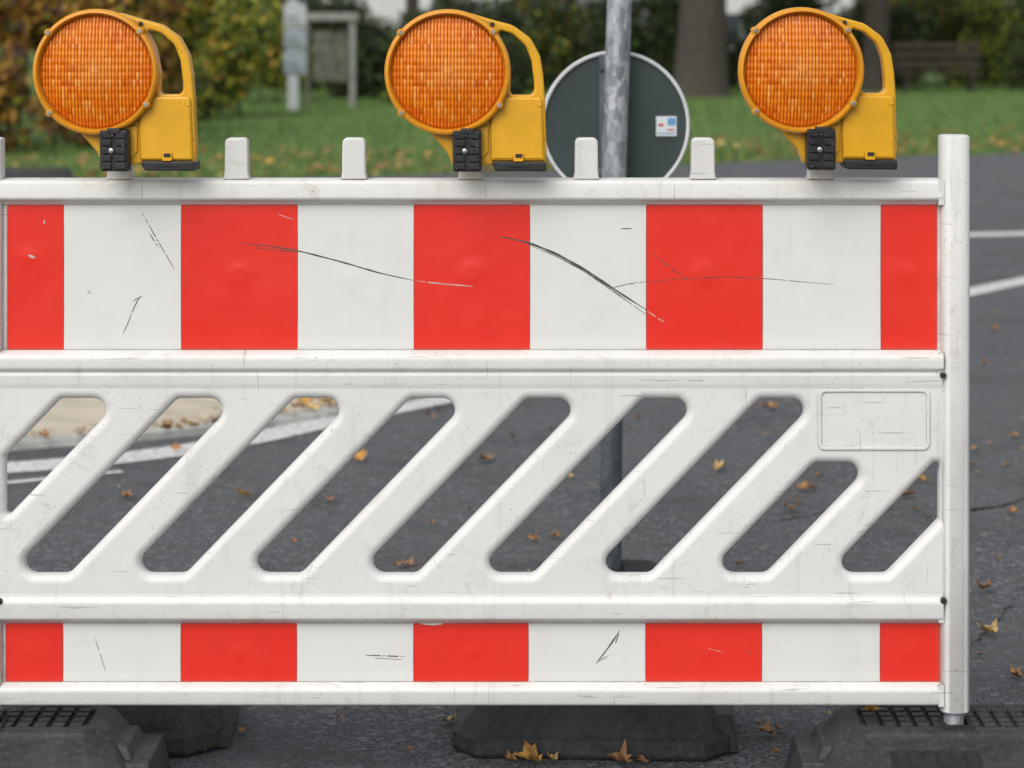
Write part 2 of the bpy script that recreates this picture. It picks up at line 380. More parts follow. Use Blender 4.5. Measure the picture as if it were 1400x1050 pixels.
def sheet(bounds,ty,by,yf,dents,scr,seed):
    rnd=random.Random(seed)
    V=[];F=[];MI=[]
    for si in range(len(bounds)-1):
        a,b=bounds[si],bounds[si+1]; nx=max(2,int((b-a)/4)); nz=max(2,int((by-ty)/4)); base=len(V)
        for j in range(nz+1):
            for i in range(nx+1):
                px=a+(b-a)*i/nx; py=ty+(by-ty)*j/nz
                V.append((X(px),yf-dent(px,py,dents),Z(py)))
        for j in range(nz):
            for i in range(nx):
                q=base+j*(nx+1)+i; F.append((q,q+nx+1,q+nx+2,q+1)); MI.append(si%2)
    def ribbon(pts,w,mi,breaks=0.0,off=0.0004,var=0.2):
        fine=[]
        for k in range(len(pts)-1):
            p,q=Vector(pts[k]),Vector(pts[k+1]); m=max(1,int((q-p).length/3))
            for t in range(m): fine.append(p.lerp(q,t/m))
        fine.append(Vector(pts[-1]))
        for _ in range(25 if len(pts)>2 else 0):
            fine=[fine[0]]+[(fine[k-1]+fine[k]*2+fine[k+1])/4 for k in range(1,len(fine)-1)]+[fine[-1]]
        n=len(fine); prev=None; ph=rnd.uniform(0,6)
        for k,p in enumerate(fine):
            t=(fine[min(k+1,n-1)]-fine[max(k-1,0)]); t=t.normalized() if t.length>0 else Vector((1,0)); nn=Vector((-t.y,t.x))
            taper=min(1,0.3+3.0*min(k,n-1-k)/n)
            ww=w*taper*(1+var*math.sin(k*0.5+ph)+var*rnd.uniform(-1,1)*.6)/2
            e=[p+nn*ww,p-nn*ww]; idx=len(V)
            for q in e: V.append((X(q.x),yf-dent(q.x,q.y,dents)-off,Z(q.y)))
            if prev is not None and rnd.random()>breaks*0.35:
                F.append((prev,prev+1,idx+1,idx)); MI.append(mi)
            prev=idx
    for bnd in bounds[1:-1]: ribbon([(bnd,ty+1),(bnd,by-1)],0.6,2,0.0,0.0004,0.05)
    for s in scr: ribbon(*s)
    bpart('reflective_sheet',(V,F,MI),[M_red,M_wsheet,M_scratch,M_lscratch],30)
D1=[(328,375,10,0.0024),(645,372,10,0.0030),(962,372,10,0.0024),(328,375,3.5,-0.0018),(645,372,3.5,-0.0018),(962,372,3.5,-0.0014),(40,350,9,0.0014),(1240,372,9,0.0014),(486,374,8,0.0010),(805,374,8,0.0010),(1122,374,8,0.0010)]
scr1=[([(330,332),(365,335),(408,342),(470,358),(520,373),(567,383)],1.7,2,0.02),
 ([(350,338),(380,341),(408,345)],1.0,2,0.4),
 ([(567,383),(600,387),(650,391)],1.4,3,0.25),
 ([(684,323),(720,330),(760,346),(800,368),(835,392),(885,424)],2.8,2,0.0),
 ([(722,334),(762,350),(802,372),(842,400),(884,430)],1.2,2,0.1),
 ([(884,424),(896,432),(908,440)],1.5,3,0.3),
 ([(195,290),(214,324),(240,368)],1.0,2,0.3),([(205,318),(218,338)],1.0,2,0.3),
 ([(194,402),(183,420),(178,438),(169,456)],1.0,2,0.3),([(180,412),(196,404)],0.8,2,0.2),
 ([(860,388),(930,380),(1000,378),(1060,381),(1110,386),(1140,388)],0.7,2,0.3),
 ([(890,346),(915,364),(942,384)],1.0,2,0.25),([(830,395),(862,386),(884,384)],0.7,2,0.3),
 ([(380,292),(402,300)],0.8,3,0.3),([(848,312),(864,312)],1.1,2,0.1),
 ([(120,396),(126,401)],1.2,2,0.0),
 ([(40,348),(50,352)],3.5,3,0),([(62,300),(62,306)],2.6,3,0)]
sheet([11,88.5,248.5,407.5,566,724.5,883,1042,1203,1280],279,477,-0.0100,D1,scr1,3)
D2=[(40,890,7,0.0012),(328,890,7,0.0014),(645,890,7,0.0012),(962,890,7,0.0012),(1240,890,7,0.0012)]
scr2=[([(847,860),(836,878),(815,905)],1.7,2,0.0),([(846,864),(841,878)],1.4,2,0.1),([(816,903),(833,894)],0.8,2,0.2),
 ([(500,894),(530,895),(554,896)],1.3,2,0.15),([(512,898),(550,900)],0.7,2,0.4),([(131,870),(138,893),(146,916)],0.7,2,0.2),
 ([(575,851),(590,852.5),(606,851)],2.6,1,0.0),([(965,884),(988,890)],0.8,3,0.3),
 ([(1023,888),(1026,893)],2.5,2,0)]
sheet([9,87.5,248,406.5,565.5,722.5,882,1041,1202,1284],850.5,930,-0.0100,D2,scr2,5)

# ================================================================ WARNING LAMPS
LX,LZ=X(160),Z(233)
def lp(pts): return [(X(a)-LX,Z(b)-LZ) for a,b in pts]
SC=0.982
def lamp_loc(px,py):
    p=W(px,py,-0.09); return (p.x,-0.050,p.z)
lamp=empty('warning_lamp',lamp_loc(159,233.5),'amber round construction warning lamp with yellow handle on barrier top','lamp','warning lamps along the barrier top')
lamp.scale=(SC,1,SC)
parts=[]
def lpart(name,g,mats,smooth=35):
    o=make(name,g[0],g[1],mats,(g[2] if len(g)>2 else None),smooth,lamp); parts.append(o); return o
cx,cz=X(133.5)-LX,Z(98)-LZ
out=[(128,15),(165,17),(188,24),(222,33),(247,51),(260,75),(264.5,102),(267,135),(269.5,205),(268,224),(196,224),(181,226),(141,226),(133,208),(108,180),(60,140),(60,60)]
outc=roundpoly(lp(out),[8*S,20*S,20*S,25*S,25*S,25*S,25*S,20*S,10*S,3*S,3*S,3*S,5*S,8*S,8*S,30*S,30*S],7)
hole=roundpoly(lp([(199,38),(222,45),(240,61),(248,82),(251.5,110),(252,128.5),(219,128.5),(220,100),(213,64)]),[4*S,14*S,18*S,18*S,14*S,8*S,5*S,20*S,20*S],7)
body=plate_geo(outc,[hole],-0.030,0.004,0.0050,4)
shell=lathe_y([(0.001,0.046),(0.080,0.044),(0.100,0.036),(0.118,0.018),(0.1235,-0.005),(0.1255,-0.028),(0.1255,-0.034),(0.110,-0.034)],80,cx,cz)
slab=plate_geo(roundpoly(lp([(108,178),(190,170),(190,208),(181,216),(141,222),(134,208)]),5*S),[],-0.034,0.0,0.004,3)
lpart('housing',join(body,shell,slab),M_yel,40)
bx=roundpoly(lp([(191,140),(203,131),(263,131),(266.5,219),(193,219)]),[4*S,8*S,6*S,3*S,3*S],5)
lug=lathe_y([(0.0001,-0.038),(0.005,-0.038),(0.006,-0.036),(0.006,-0.030)],14,X(259)-LX,Z(141)-LZ)
tab=plate_geo(roundpoly(lp([(224,208),(238,208),(238,219.5),(224,219.5)]),2*S),[],-0.0405,-0.034,0.001,2)
lpart('battery_box',join(plate_geo(bx,[],-0.0365,0.030,0.006,4),lug,tab),M_yel,40)
lpart('battery_cover',join(plate_geo(roundpoly(lp([(193,220),(269,220),(269.5,233),(200,233)]),2.5*S),[],-0.0375,0.028,0.003,3),
      plate_geo(lp([(227,209),(236,209),(236,214),(227,214)]),[],-0.042,-0.0395,0.0005,1),
      plate_geo(lp([(216,223),(246,223),(246,227),(216,227)]),[],-0.040,-0.0365,0.0005,1)),M_black,35)
rr=lambda q:q*S
bez=lathe_y([(rr(78.5),-0.044),(rr(79.3),-0.051),(rr(81),-0.0550),(rr(83.8),-0.0540),(rr(86),-0.050),(rr(86.5),-0.036),(rr(84),-0.030),(rr(76),-0.032)],96,cx,cz,close=True)
ears=[]
for a in (42,-32,140,222):
    ex=cx+rr(83.5)*math.cos(rad(a)); ez=cz+rr(83.5)*math.sin(rad(a))
    ears.append(lathe_y([(0.0001,-0.0560),(rr(4.5),-0.0560),(rr(5.5),-0.054),(rr(5.5),-0.034)],18,ex,ez))
lpart('bezel',join(bez,*ears),M_bez,35)
for a in (42,-32,140,222):
    ex=cx+rr(83.5)*math.cos(rad(a)); ez=cz+rr(83.5)*math.sin(rad(a))
    s=lathe_y([(0.0001,-0.0572),(0.0016,-0.0572),(0.0018,-0.0584),(0.0035,-0.0584),(0.0045,-0.0575),(0.0045,-0.0560)],14,ex,ez)
    lpart('screw',s,M_steel,35)
lpart('handle_pin',lathe_y([(0.0001,-0.0335),(0.0035,-0.0335),(0.0045,-0.0325),(0.0045,-0.028)],14,X(194)-LX,Z(32)-LZ),M_black)
R=rr(79.2); nr=230; V=[];F=[];idm={}
def tri(u): u=u-math.floor(u); return 1-abs(2*u-1)
for j in range(nr+1):
    for i in range(nr+1):
        x=-R+2*R*i/nr; z=-R+2*R*j/nr; r=math.hypot(x,z)
        if r>R*1.004: continue
        dome=0.016*(1-(r/R)**2)
        h=dome+0.0016*math.sin(math.pi*tri(x/PX)/2)+0.0008*tri(z/PZ)
        if r>R*0.955: h=dome
        e=math.hypot(x/0.012,z/0.009)
        if e<1: h=dome+0.0020
        idm[(i,j)]=len(V); V.append((x,-0.038-h,z))
for j in range(nr):
    for i in range(nr):
        q=[(i,j),(i+1,j),(i+1,j+1),(i,j+1)]
        if all(k in idm for k in q): F.append(tuple(idm[k] for k in q))
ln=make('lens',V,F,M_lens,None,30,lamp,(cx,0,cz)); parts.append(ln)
bk=plate_geo(roundpoly(lp([(141,177),(180,177),(181,233),(142,233)]),3*S),[],-0.060,-0.028,0.0025,3)
ext=[bk]
for r in range(5):
    for c in range(2):
        x0=144+c*19.5; y0=180+r*10.5
        ext.append(plate_geo(roundpoly(lp([(x0,y0),(x0+14,y0),(x0+14,y0+7.5),(x0,y0+7.5)]),1.2*S),[],-0.0655,-0.058,0.001,1))
ext.append(plate_geo(roundpoly(lp([(152,174),(170,174),(170,182),(152,182)]),2*S),[],-0.066,-0.030,0.002,2))
lpart('bracket',join(*ext),M_black,35)
for (a,b) in ((158,205),(160,184),(147,228),(175,198)):
    big=0.0055 if (a,b)==(158,205) else 0.003
    lpart('bracket_screw',lathe_y([(0.0001,-0.0685),(big*0.7,-0.0685),(big,-0.0675),(big,-0.060)],12,X(a)-LX,Z(b)-LZ),M_dgrey if big<0.005 else M_steel,35)
def copy_thing(root,parts,loc,rot=(0,0,0),scale=None):
    n=root.copy(); COL.objects.link(n); n.location=loc; n.rotation_euler=rot
    if scale: n.scale=scale
    for p in parts:
        q=p.copy(); COL.objects.link(q); q.parent=n
    return n
lamp.rotation_euler=(0,0,rad(-3.0))
copy_thing(lamp,parts,lamp_loc(638,234),(0,rad(0.3),rad(-0.5)))
copy_thing(lamp,parts,lamp_loc(1118,231),(rad(1.0),rad(0.6),rad(3.0)))

# ================================================================ RUBBER FEET
def foot_geo():
    def oct_(x,y0,y1,c,z): return [(-x+c,y0,z),(x-c,y0,z),(x,y0+c,z),(x,y1-c,z),(x-c,y1,z),(-x+c,y1,z),(-x,y1-c,z),(-x,y0+c,z)]
    rings=[oct_(0.330,-0.26,0.205,0.06,0),oct_(0.340,-0.265,0.21,0.065,0.010),oct_(0.335,-0.26,0.205,0.065,0.044),oct_(0.318,-0.238,0.195,0.06,0.050),
           oct_(0.252,-0.065,0.160,0.045,0.134),oct_(0.242,-0.055,0.152,0.04,0.145),oct_(0.205,-0.020,0.130,0.02,0.146),oct_(0.200,-0.018,0.127,0.02,0.136)]
    V=[v for r in rings for v in r]; F=[]
    for j in range(len(rings)-1):
        for i in range(8): F.append((j*8+i,j*8+(i+1)%8,(j+1)*8+(i+1)%8,(j+1)*8+i))
    F.append(tuple(range(7,-1,-1))); k=(len(rings)-1)*8; F.append(tuple(range(k,k+8)))
    return V,F
def slope_box(x0,x1,t0,t1,h,mi):
    a=Vector((0,-0.238,0.050)); b=Vector((0,-0.065,0.134)); d=b-a; n=Vector((0,-d.z,d.y)).normalized()
    V=[]
    for hh in (-0.01,h):
        for t in (t0,t1):
            for x in (x0,x1):
                p=a+d*t+n*hh; V.append((x,p.y,p.z))
    return V,[(0,1,3,2),(4,6,7,5),(0,4,5,1),(2,3,7,6),(0,2,6,4),(1,5,7,3)],mi
foot=empty('barrier_foot',(X(-15),0,0),'dark grey recycled rubber base holding the barrier post','barrier foot','rubber feet of the barrier')
fparts=[]
g=foot_geo()
def fp(name,g,m,sm=25):
    o=make(name,g[0],g[1],m,(g[2] if len(g)>2 else None),sm,foot); fparts.append(o)
    bv=o.modifiers.new('bevel','BEVEL'); bv.width=0.004 if name in('rubber_block','end_block') else 0.0015; bv.segments=3; bv.limit_method='ANGLE'; bv.angle_limit=rad(20)
    return o
fp('rubber_block',g,M_rub,25)
ends=[]
for sg_ in (-1,1):
    def wedge(xa,xb,xc,xd,y0,y1,z0,z1):
        V=[(xa,y0,z0),(xb,y0,z0),(xb,y1,z0),(xa,y1,z0),(xc,y0+.02,z1),(xd,y0+.02,z1),(xd,y1-.02,z1),(xc,y1-.02,z1)]
        V=[(x*sg_,y,z) for x,y,z in V]
        return V,[(0,1,2,3),(4,7,6,5),(0,4,5,1),(1,5,6,2),(2,6,7,3),(3,7,4,0)]
    ends.append(fp('end_block',join(wedge(0.22,0.356,0.22,0.338,-0.10,0.150,0.004,0.088),wedge(0.20,0.305,0.20,0.290,-0.060,0.125,0.080,0.114)),M_rub,25))
st=[]
for ix in range(-5,6):
    for iy in range(4):
        x=ix*0.036; y=-0.004+iy*0.036
        if abs(x)<0.03 and abs(y)<0.035: continue
        st.append(box(x-0.012,x+0.012,y-0.012,y+0.012,0.134,0.147))
fp('tread_studs',join(*st),M_rub)
fp('grip_recess',join(slope_box(-0.155,0.03,0.30,0.80,0.004,0),*[slope_box(-0.15+0.0295*i,-0.15+0.0295*i+0.004,0.33,0.77,0.007,0) for i in range(7)]),M_rubd)
fp('socket',join(box(-0.034,0.034,-0.034,-0.024,0.13,0.151),box(-0.034,0.034,0.024,0.034,0.13,0.151),box(-0.034,-0.024,-0.0238,0.0238,0.13,0.151),box(0.024,0.034,-0.0238,0.0238,0.13,0.151)),M_rubd)
copy_thing(foot,fparts,(X(1307),0,0),(0,0,rad(-1)),(0.95,1,1))
f2=copy_thing(foot,fparts,(-0.975,0.455,0),(0,0,rad(181))); f2['label']='spare dark rubber base lying behind the barrier'
f3=copy_thing(foot,[p for p in fparts if p is not ends[1]],(0.180,0.44,0),(0,0,rad(177)),(0.90,1,0.93)); f3['label']='dark rubber base lying on the asphalt under the barrier'

# ================================================================ ROUND SIGN
yp=1.75
def PW(px,py,y=yp): return W(px,py,y)
sg=empty('traffic_sign',(PW(838,800).x,yp,0),'round traffic sign on galvanised pole, seen from its grey back','sign')
so=sg.location.copy()
def spart(name,geo,m,sm=40):
    g=shift(geo,so); return make(name,g[0],g[1],m,(g[2] if len(g)>2 else None),sm,sg)
def pth(l): 
    o=[PW(a,b) for a,b in l]; return [Vector((p.x,yp,max(p.z,0.03))) for p in o]
spart('pole',tube(pth([(838.5,330),(839,243),(847,0),(852,-300)]),[0.0345]*4,24),M_galv,60)
spart('lower_pole',tube(pth([(834,815),(836,600),(838.4,331)]),[0.0305]*3,24),M_galvd,60)  # lower length drawn as a darker, slightly thinner tube
c=PW(841,171,yp+0.07); k=(yp+0.07+D)/D*S; R=102*k
dV,dF=lathe_y([(0.0001,0),(R*0.955,0),(R*0.955,0.004),(0.0001,0.004)],72,c.x,c.z)
dV=[(v[0],v[1]+c.y,v[2]) for v in dV]; spart('sign_disc',(dV,dF),M_signback,30)
rV,rF=lathe_y([(R*0.955,-0.010),(R*0.985,-0.012),(R,-0.008),(R,0.012),(R*0.955,0.012)],72,c.x,c.z,close=True)
spart('rim',([(v[0],v[1]+c.y,v[2]) for v in rV],rF),M_rim,30)
for py in (92,236):
    q=PW(842 if py<100 else 839,py)
    spart('clamp',box(q.x-0.044,q.x+0.044,yp+0.036,yp+0.060,q.z-0.008,q.z+0.008),M_galvd)
q=PW(824,150); spart('mounting_rail',box(q.x-0.008,q.x+0.010,yp+0.045,yp+0.066,PW(0,238).z,PW(0,75).z),M_galvd)
a=PW(897,159,yp+0.066); b=PW(925,186,yp+0.066); yy=yp+0.066
w=b.x-a.x; h=a.z-b.z
spart('sticker',join((*box(a.x,b.x,yy,yy+0.0035,b.z,a.z),0),
   (*box(a.x+w*.56,b.x-w*.05,yy-0.0008,yy-0.0001,b.z+h*.55,a.z-h*.08),1),(*box(a.x+w*.10,a.x+w*.36,yy-0.0008,yy-0.0001,b.z+h*.50,a.z-h*.38),2),
   (*box(a.x+w*.08,b.x-w*.08,yy-0.0008,yy-0.0001,b.z+h*.12,b.z+h*.17),1),(*box(a.x+w*.55,b.x-w*.12,yy-0.0008,yy-0.0001,b.z+h*.28,b.z+h*.35),2)),[M_stick,M_blue,M_redp])
x0=PW(745,770).x; x1=PW(893,770).x
r1=[(x0-.02,yp-.15),(x1+.02,yp-.15),(x1+.02,yp+.13),(x0-.02,yp+.13)]
gb=extr_z(roundpoly(r1,0.04,4),0.0,0.075,0.012)
fb=[box(x0+0.02+i*0.033,x0+0.036+i*0.033,yp-.10,yp+.09,0.07,0.083) for i in range(int((x1-x0-.04)/0.033))]
spart('foot_plate',join(gb,*fb),M_rubd,40)

fg=foot_geo()
ff=make('ballast_block',[(v[0]*1.35,v[1],v[2]*1.65) for v in fg[0]],fg[1],M_rub,None,40,None,(-655*.0003*23.3,18.3,0.002))
tag(ff,'dark rubber ballast block lying beside the grass verge','ballast block')

# ================================================================ GROUND
def sheet_poly(name,pts,z,mat,kind='structure'):
    o=make(name,[(p[0],p[1],z) for p in pts],[tuple(range(len(pts)))],mat); o['kind']=kind; return o
gr=sheet_poly('ground',[(-1500,-200),(1500,-200),(1500,2500),(-1500,2500)],-0.012,M_grass)
edge=[(60,34),(24,29.5),(14,28.0),(8,26.6),(4,24.8),(1,22.5),(-2,20.8),(-6,19.8),(-14,18.6),(-60,16)]
road=sheet_poly('road',[(-60,-12),(60,-12)]+edge,0.0,M_asph)
kf=[(-420,658),(-200,632),(0,611),(200,596),(330,582),(430,568),(480,557),(540,543)]
kp=[G(a,b) for a,b in kf]; kp=[(p.x,p.y) for p in kp]+[(-0.35,6.6),(-0.2,8.2),(-0.3,10.5),(-0.9,13),(-2.4,16)]
def offs(pl,d):
    out=[]
    for i,p in enumerate(pl):
        a=Vector(pl[max(i-1,0)]); b=Vector(pl[min(i+1,len(pl)-1)]); t=(b-a).normalized(); n=Vector((t.y,-t.x)); out.append((p[0]+n.x*d,p[1]+n.y*d))
    return out
def refine(pl,n=6):
    out=[]
    for i in range(len(pl)-1):
        p0=Vector(pl[max(i-1,0)]);p1=Vector(pl[i]);p2=Vector(pl[i+1]);p3=Vector(pl[min(i+2,len(pl)-1)])
        for k in range(n):
            t=k/n; q=0.5*((2*p1)+(p2-p0)*t+(2*p0-5*p1+4*p2-p3)*t*t+(3*p1-p0-3*p2+p3)*t**3); out.append((q.x,q.y))
    out.append(tuple(pl[-1])); return out
kp=refine(kp)
pv=sheet_poly('pavement',kp+[(-9,17),(-9,2)],0.020,M_pave)
def strip(name,pl,d0,d1,z0,z1,mat):
    A=offs(pl,d0);B=offs(pl,d1);V=[];F=[]
    for a,b in zip(A,B): V+=[(*a,z0),(*a,z1),(*b,z1),(*b,z0)]
    for i in range(len(pl)-1):
        q=i*4
        for k in range(3): F.append((q+k,q+k+1,q+k+5,q+k+4))
    o=make(name,V,F,mat,None,30); o['kind']='structure'; return o
strip('kerb',kp,-0.01,0.10,0.0,0.026,M_kerb)
def gline(name,pts,w0,w1):
    P=[G(a,b) for a,b in pts]; P=refine([(p.x,p.y) for p in P],5); n=len(P)
    A=offs(P,-.5);V=[];F=[]
    for i,p in enumerate(P):
        w=w0+(w1-w0)*i/(n-1); q=Vector(p)+(Vector(A[i])-Vector(p)).normalized()*w
        V+=[(p[0],p[1],0.004),(q.x,q.y,0.004)]
        if i: F.append((2*i-2,2*i-1,2*i+1,2*i))
    o=make(name,V,F,M_line); o['kind']='structure'
gline('road_marking',[(-300,672),(-100,655),(80,643),(230,627),(360,606),(450,586),(560,563),(640,547),(700,535)],0.23,0.16)
gline('road_marking',[(-300,692),(-100,672),(0,664),(100,654),(170,647)],0.07,0.04)
def line_quad(name,pa,pb):
    (ax,ay0,ay1),(bx,by0,by1)=pa,pb
    V=[G(ax,ay1),G(bx,by1),G(bx,by0),G(ax,ay0)]
    o=make(name,[(v.x,v.y,0.004) for v in V],[(0,1,2,3)],M_line); o['kind']='structure'
line_quad('road_marking',(1080,325,331),(1560,313,318))
line_quad('road_marking',(1180,424,438),(1560,346,354))
def crack(pts,w,seed):
    r=random.Random(seed); P=[G(a,b) for a,b in pts]; Q=[]
    for i in range(len(P)-1):
        for k in range(10):
            p=P[i].lerp(P[i+1],k/10); Q.append((p.x+r.uniform(-.012,.012),p.y+r.uniform(-.012,.012)))
    V=[];F=[]
    for i,p in enumerate(Q):
        ww=w*r.uniform(.3,1.1); V+=[(p[0]-ww*.3,p[1]-ww,0.003),(p[0]+ww*.3,p[1]+ww,0.003)]
        if i: F.append((2*i-2,2*i-1,2*i+1,2*i))
    o=make('road_crack',V,F,M_crack); o['kind']='structure'
crack([(1290,705),(1335,697),(1372,692),(1410,680),(1500,668)],0.014,1)
crack([(1300,905),(1345,868),(1372,838),(1410,795),(1500,740)],0.010,2)
crack([(1070,712),(1130,700),(1180,706),(1240,694)],0.008,3)

# ---------------- fallen leaves
def leaf_mesh(seed,mat):
    r=random.Random(seed)
    pts=[]
    lob=[(270,0.14),(240,0.45),(222,0.58),(205,0.50),(182,0.86),(160,0.62),(138,0.84),(115,0.62),(90,1.0),(65,0.60),(42,0.84),(20,0.62),(-2,0.86),(-25,0.50),(-42,0.58),(-60,0.45)]
    for a,l in lob:
        l*=r.uniform(0.8,1.15); a+=r.uniform(-6,6); pts.append((l*math.cos(rad(a))*r.uniform(.85,1.1),l*math.sin(rad(a))))
    cx_=r.uniform(0.5,1.0); cy_=r.uniform(0.1,0.5); tw=r.uniform(-0.6,0.6)
    V=[(0,0,0.0)];F=[]
    for ring in (0.35,0.7,1.0):
        for x,y in pts:
            x*=ring;y*=ring; V.append((x*(1-0.25*cx_*ring),y,cx_*(x*x)*0.9+cy_*y*y+tw*x*y+0.12*math.sin(6*math.atan2(y,x)+seed)*ring+ r.uniform(0,0.10)*ring))
    n=len(pts)
    for i in range(n):
        F.append((0,1+i,1+(i+1)%n))
        for q in (0,1): F.append((1+q*n+i,1+(q+1)*n+i,1+(q+1)*n+(i+1)%n,1+q*n+(i+1)%n))
    b=len(V); V+=[(-0.02,-0.1,0.03),(0.02,-0.1,0.03),(0.06,-0.75,0.15),(0.03,-0.75,0.15)]; F.append((b,b+1,b+2,b+3))
    zm=min(v[2] for v in V); V=[(a,b_,c_-zm) for a,b_,c_ in V]
    me=bpy.data.meshes.new('fallen_leaf'); me.from_pydata(V,[],F); me.materials.append(mat); me.update()
    me.polygons.foreach_set('use_smooth',[True]*len(me.polygons)); return me
LM=[leaf_mesh(i,[L1,L2,L3,L2,L1,L3][i%6]) for i in range(12)]
spots=[(490,632,34,0),(332,682,32,0),(175,684,26,3),(450,688,22,1),(418,563,32,4),(440,561,28,2),(404,570,24,1),(228,601,30,1),(265,596,26,0),(983,645,30,5),
(1238,682,34,1),(1080,701,32,3),(1097,673,30,1),(1112,673,22,1),(1053,562,30,1),(1040,557,20,3),(732,742,24,1),(757,738,24,3),(1010,776,20,1),
(1345,812,36,1),(1352,872,46,5),(1330,640,22,3),(1385,706,24,1),(1268,712,24,1),(728,1047,56,0),(852,1051,54,1),(1050,1008,36,3),(1036,996,20,1),
(612,992,34,5),(278,1030,28,3),(1066,1003,30,1),(560,776,24,3),(545,778,22,1),(110,606,24,1),(60,610,26,3),(600,562,20,1),(585,570,16,1),(660,633,32,3),(755,590,16,1),(900,660,16,3),(300,620,18,1),
(1120,655,18,3),(1060,640,14,1),(1385,600,18,3),(1360,455,18,1),(1345,500,16,1),(1390,930,32,3),(330,1005,20,1),(470,985,18,3),(560,1030,20,1),(1060,1035,22,3),(700,600,16,1),(870,575,16,3),(100,640,16,1),
(1375,640,16,1),(1250,700,18,5),(1225,660,16,1),(700,775,16,3),(400,745,14,1),(245,700,14,3),(1365,770,14,1),(1340,900,16,3),(640,700,14,1),(960,560,16,1),(780,655,14,5),(520,700,12,1),(1090,580,14,0),
(455,566,24,4),(428,572,26,5),(385,576,20,3),(340,583,22,0),(300,590,22,3),(280,592,20,5),(245,598,20,1),(1358,1010,22,1),(700,1046,30,3),(755,1044,26,5),(880,1047,26,3),
(560,650,16,5),(590,720,16,1),(880,700,14,3),(930,620,18,1),(1150,690,18,0),(1200,650,18,5),(1262,660,20,0),(430,630,14,1),(250,660,16,5),(740,640,16,1)]
def put_leaf(p,size,mi,label='dry fallen autumn leaf on the asphalt'):
    mi=mi+6*random.randint(0,1)
    o=bpy.data.objects.new('fallen_leaf',LM[mi]); COL.objects.link(o)
    s=size/2.0*1.1; o.scale=(s,s,s*0.9); o.location=p
    o.rotation_euler=(random.uniform(0,.3),random.uniform(-.25,.25),random.uniform(0,6.28))
    tag(o,label,'leaf','fallen autumn leaves')
for px,py,w,mi in spots:
    p=G(px,py); k=H/(py-HOR); z=0.028 if py<615 and px<480 else 0.003
    put_leaf((p.x,p.y,z+0.003+w*k*.08),w*k*1.0,mi,'curled orange brown maple leaf on the asphalt' if w>40 else 'dry fallen autumn leaf on the asphalt')
put_leaf((X(1195),0.06,0.156),0.05,4,'dry fallen leaf resting on a rubber foot')
put_leaf((W(892,982,0.25).x,0.290,0.137),0.055,0,'dry fallen leaf resting on a rubber foot')

def scatter_quads(name,pos,size,mats,probs,flat=False):
    n=len(pos); s=RNG.uniform(size[0],size[1],n)
    u=RNG.normal(size=(n,3)); 
    if flat: u[:,2]*=0.15
    u/=np.linalg.norm(u,axis=1)[:,None]
    w=RNG.normal(size=(n,3)); 
    if flat: w[:,2]*=0.15
    w-=u*(u*w).sum(1)[:,None]; w/=np.linalg.norm(w,axis=1)[:,None]
    P=np.asarray(pos); s=s[:,None]
    V=np.stack([P-u*s,P-w*s*.5+u*s*.1,P+u*s,P+w*s*.5+u*s*.1],1).reshape(-1,3)
    F=np.arange(n*4).reshape(-1,4)
    me=bpy.data.meshes.new(name); me.from_pydata(V.tolist(),[],F.tolist())
    for m in mats: me.materials.append(m)
    me.polygons.foreach_set('material_index',RNG.choice(len(mats),n,p=probs).astype(np.int32)); me.update()
    o=bpy.data.objects.new(name,me); COL.objects.link(o); return o
ex=np.array([e[0] for e in edge][::-1]); ey=np.array([e[1] for e in edge][::-1])
n=4200; x=RNG.uniform(-14,24,n); y=np.interp(x,ex,ey)+np.abs(RNG.normal(0,3.0,n))*RNG.choice([1,-.15],n,p=[.8,.2])+RNG.uniform(0,1,n)*.3
P=np.stack([x,y,np.full(n,0.05)+RNG.uniform(0,.05,n)],1)
o=scatter_quads('leaf_litter',P,(0.03,0.07),[L1,L2,L3],[.2,.7,.1],True); o['kind']='stuff'; tag(o,'brown and orange fallen leaves strewn over the grass verge','leaf litter')
kpa=np.array(kp); n=260; ii=RNG.integers(0,min(46,len(kp)-1),n); t=RNG.uniform(0,1,n)[:,None]; b2=kpa[ii]*(1-t)+kpa[ii+1]*t
P=np.concatenate([b2+RNG.normal(0,.05,(n,2))+np.array([-.02,.05]),RNG.uniform(0.032,.045,(n,1))],1)
o=scatter_quads('leaf_drift',P,(0.008,0.028),[L1,L2,L3,A3],[.2,.4,.1,.3],True); o['kind']='stuff'; tag(o,'drift of dead leaves gathered along the pavement kerb','leaf litter')
n=1500; x=RNG.uniform(-7,16,n); y=RNG.uniform(3,22,n); P=np.stack([x,y,np.full(n,0.026)],1)
o=scatter_quads('leaf_fragments',P,(0.010,0.03),[L1,L2,L3],[.25,.55,.2],True); o['kind']='stuff'; tag(o,'small dry leaf fragments scattered over the asphalt','leaf litter')
n=2500; x=RNG.uniform(-2.5,3.5,n); y=RNG.uniform(-.2,6,n); P=np.stack([x,y,np.full(n,0.004)],1)
o=scatter_quads('grit',P,(0.002,0.007),[L2,M_kerb,L3],[.4,.4,.2],True); o['kind']='stuff'; tag(o,'fine grit and crumbs lying on the asphalt','grit')
n=42000; x=RNG.uniform(-16,26,n); t=RNG.uniform(0,1,n)**1.5; y=np.interp(x,ex,ey)+0.05+t*40
s=RNG.uniform(.05,.14,n); a=RNG.uniform(0,6.28,n); lean=RNG.normal(0,.05,(n,2))
V=np.zeros((n,3,3)); V[:,0]=np.stack([x-np.cos(a)*.012,y-np.sin(a)*.012,np.full(n,-.01)],1); V[:,1]=np.stack([x+np.cos(a)*.012,y+np.sin(a)*.012,np.full(n,-.01)],1)
V[:,2]=np.stack([x+lean[:,0],y+lean[:,1],s],1)
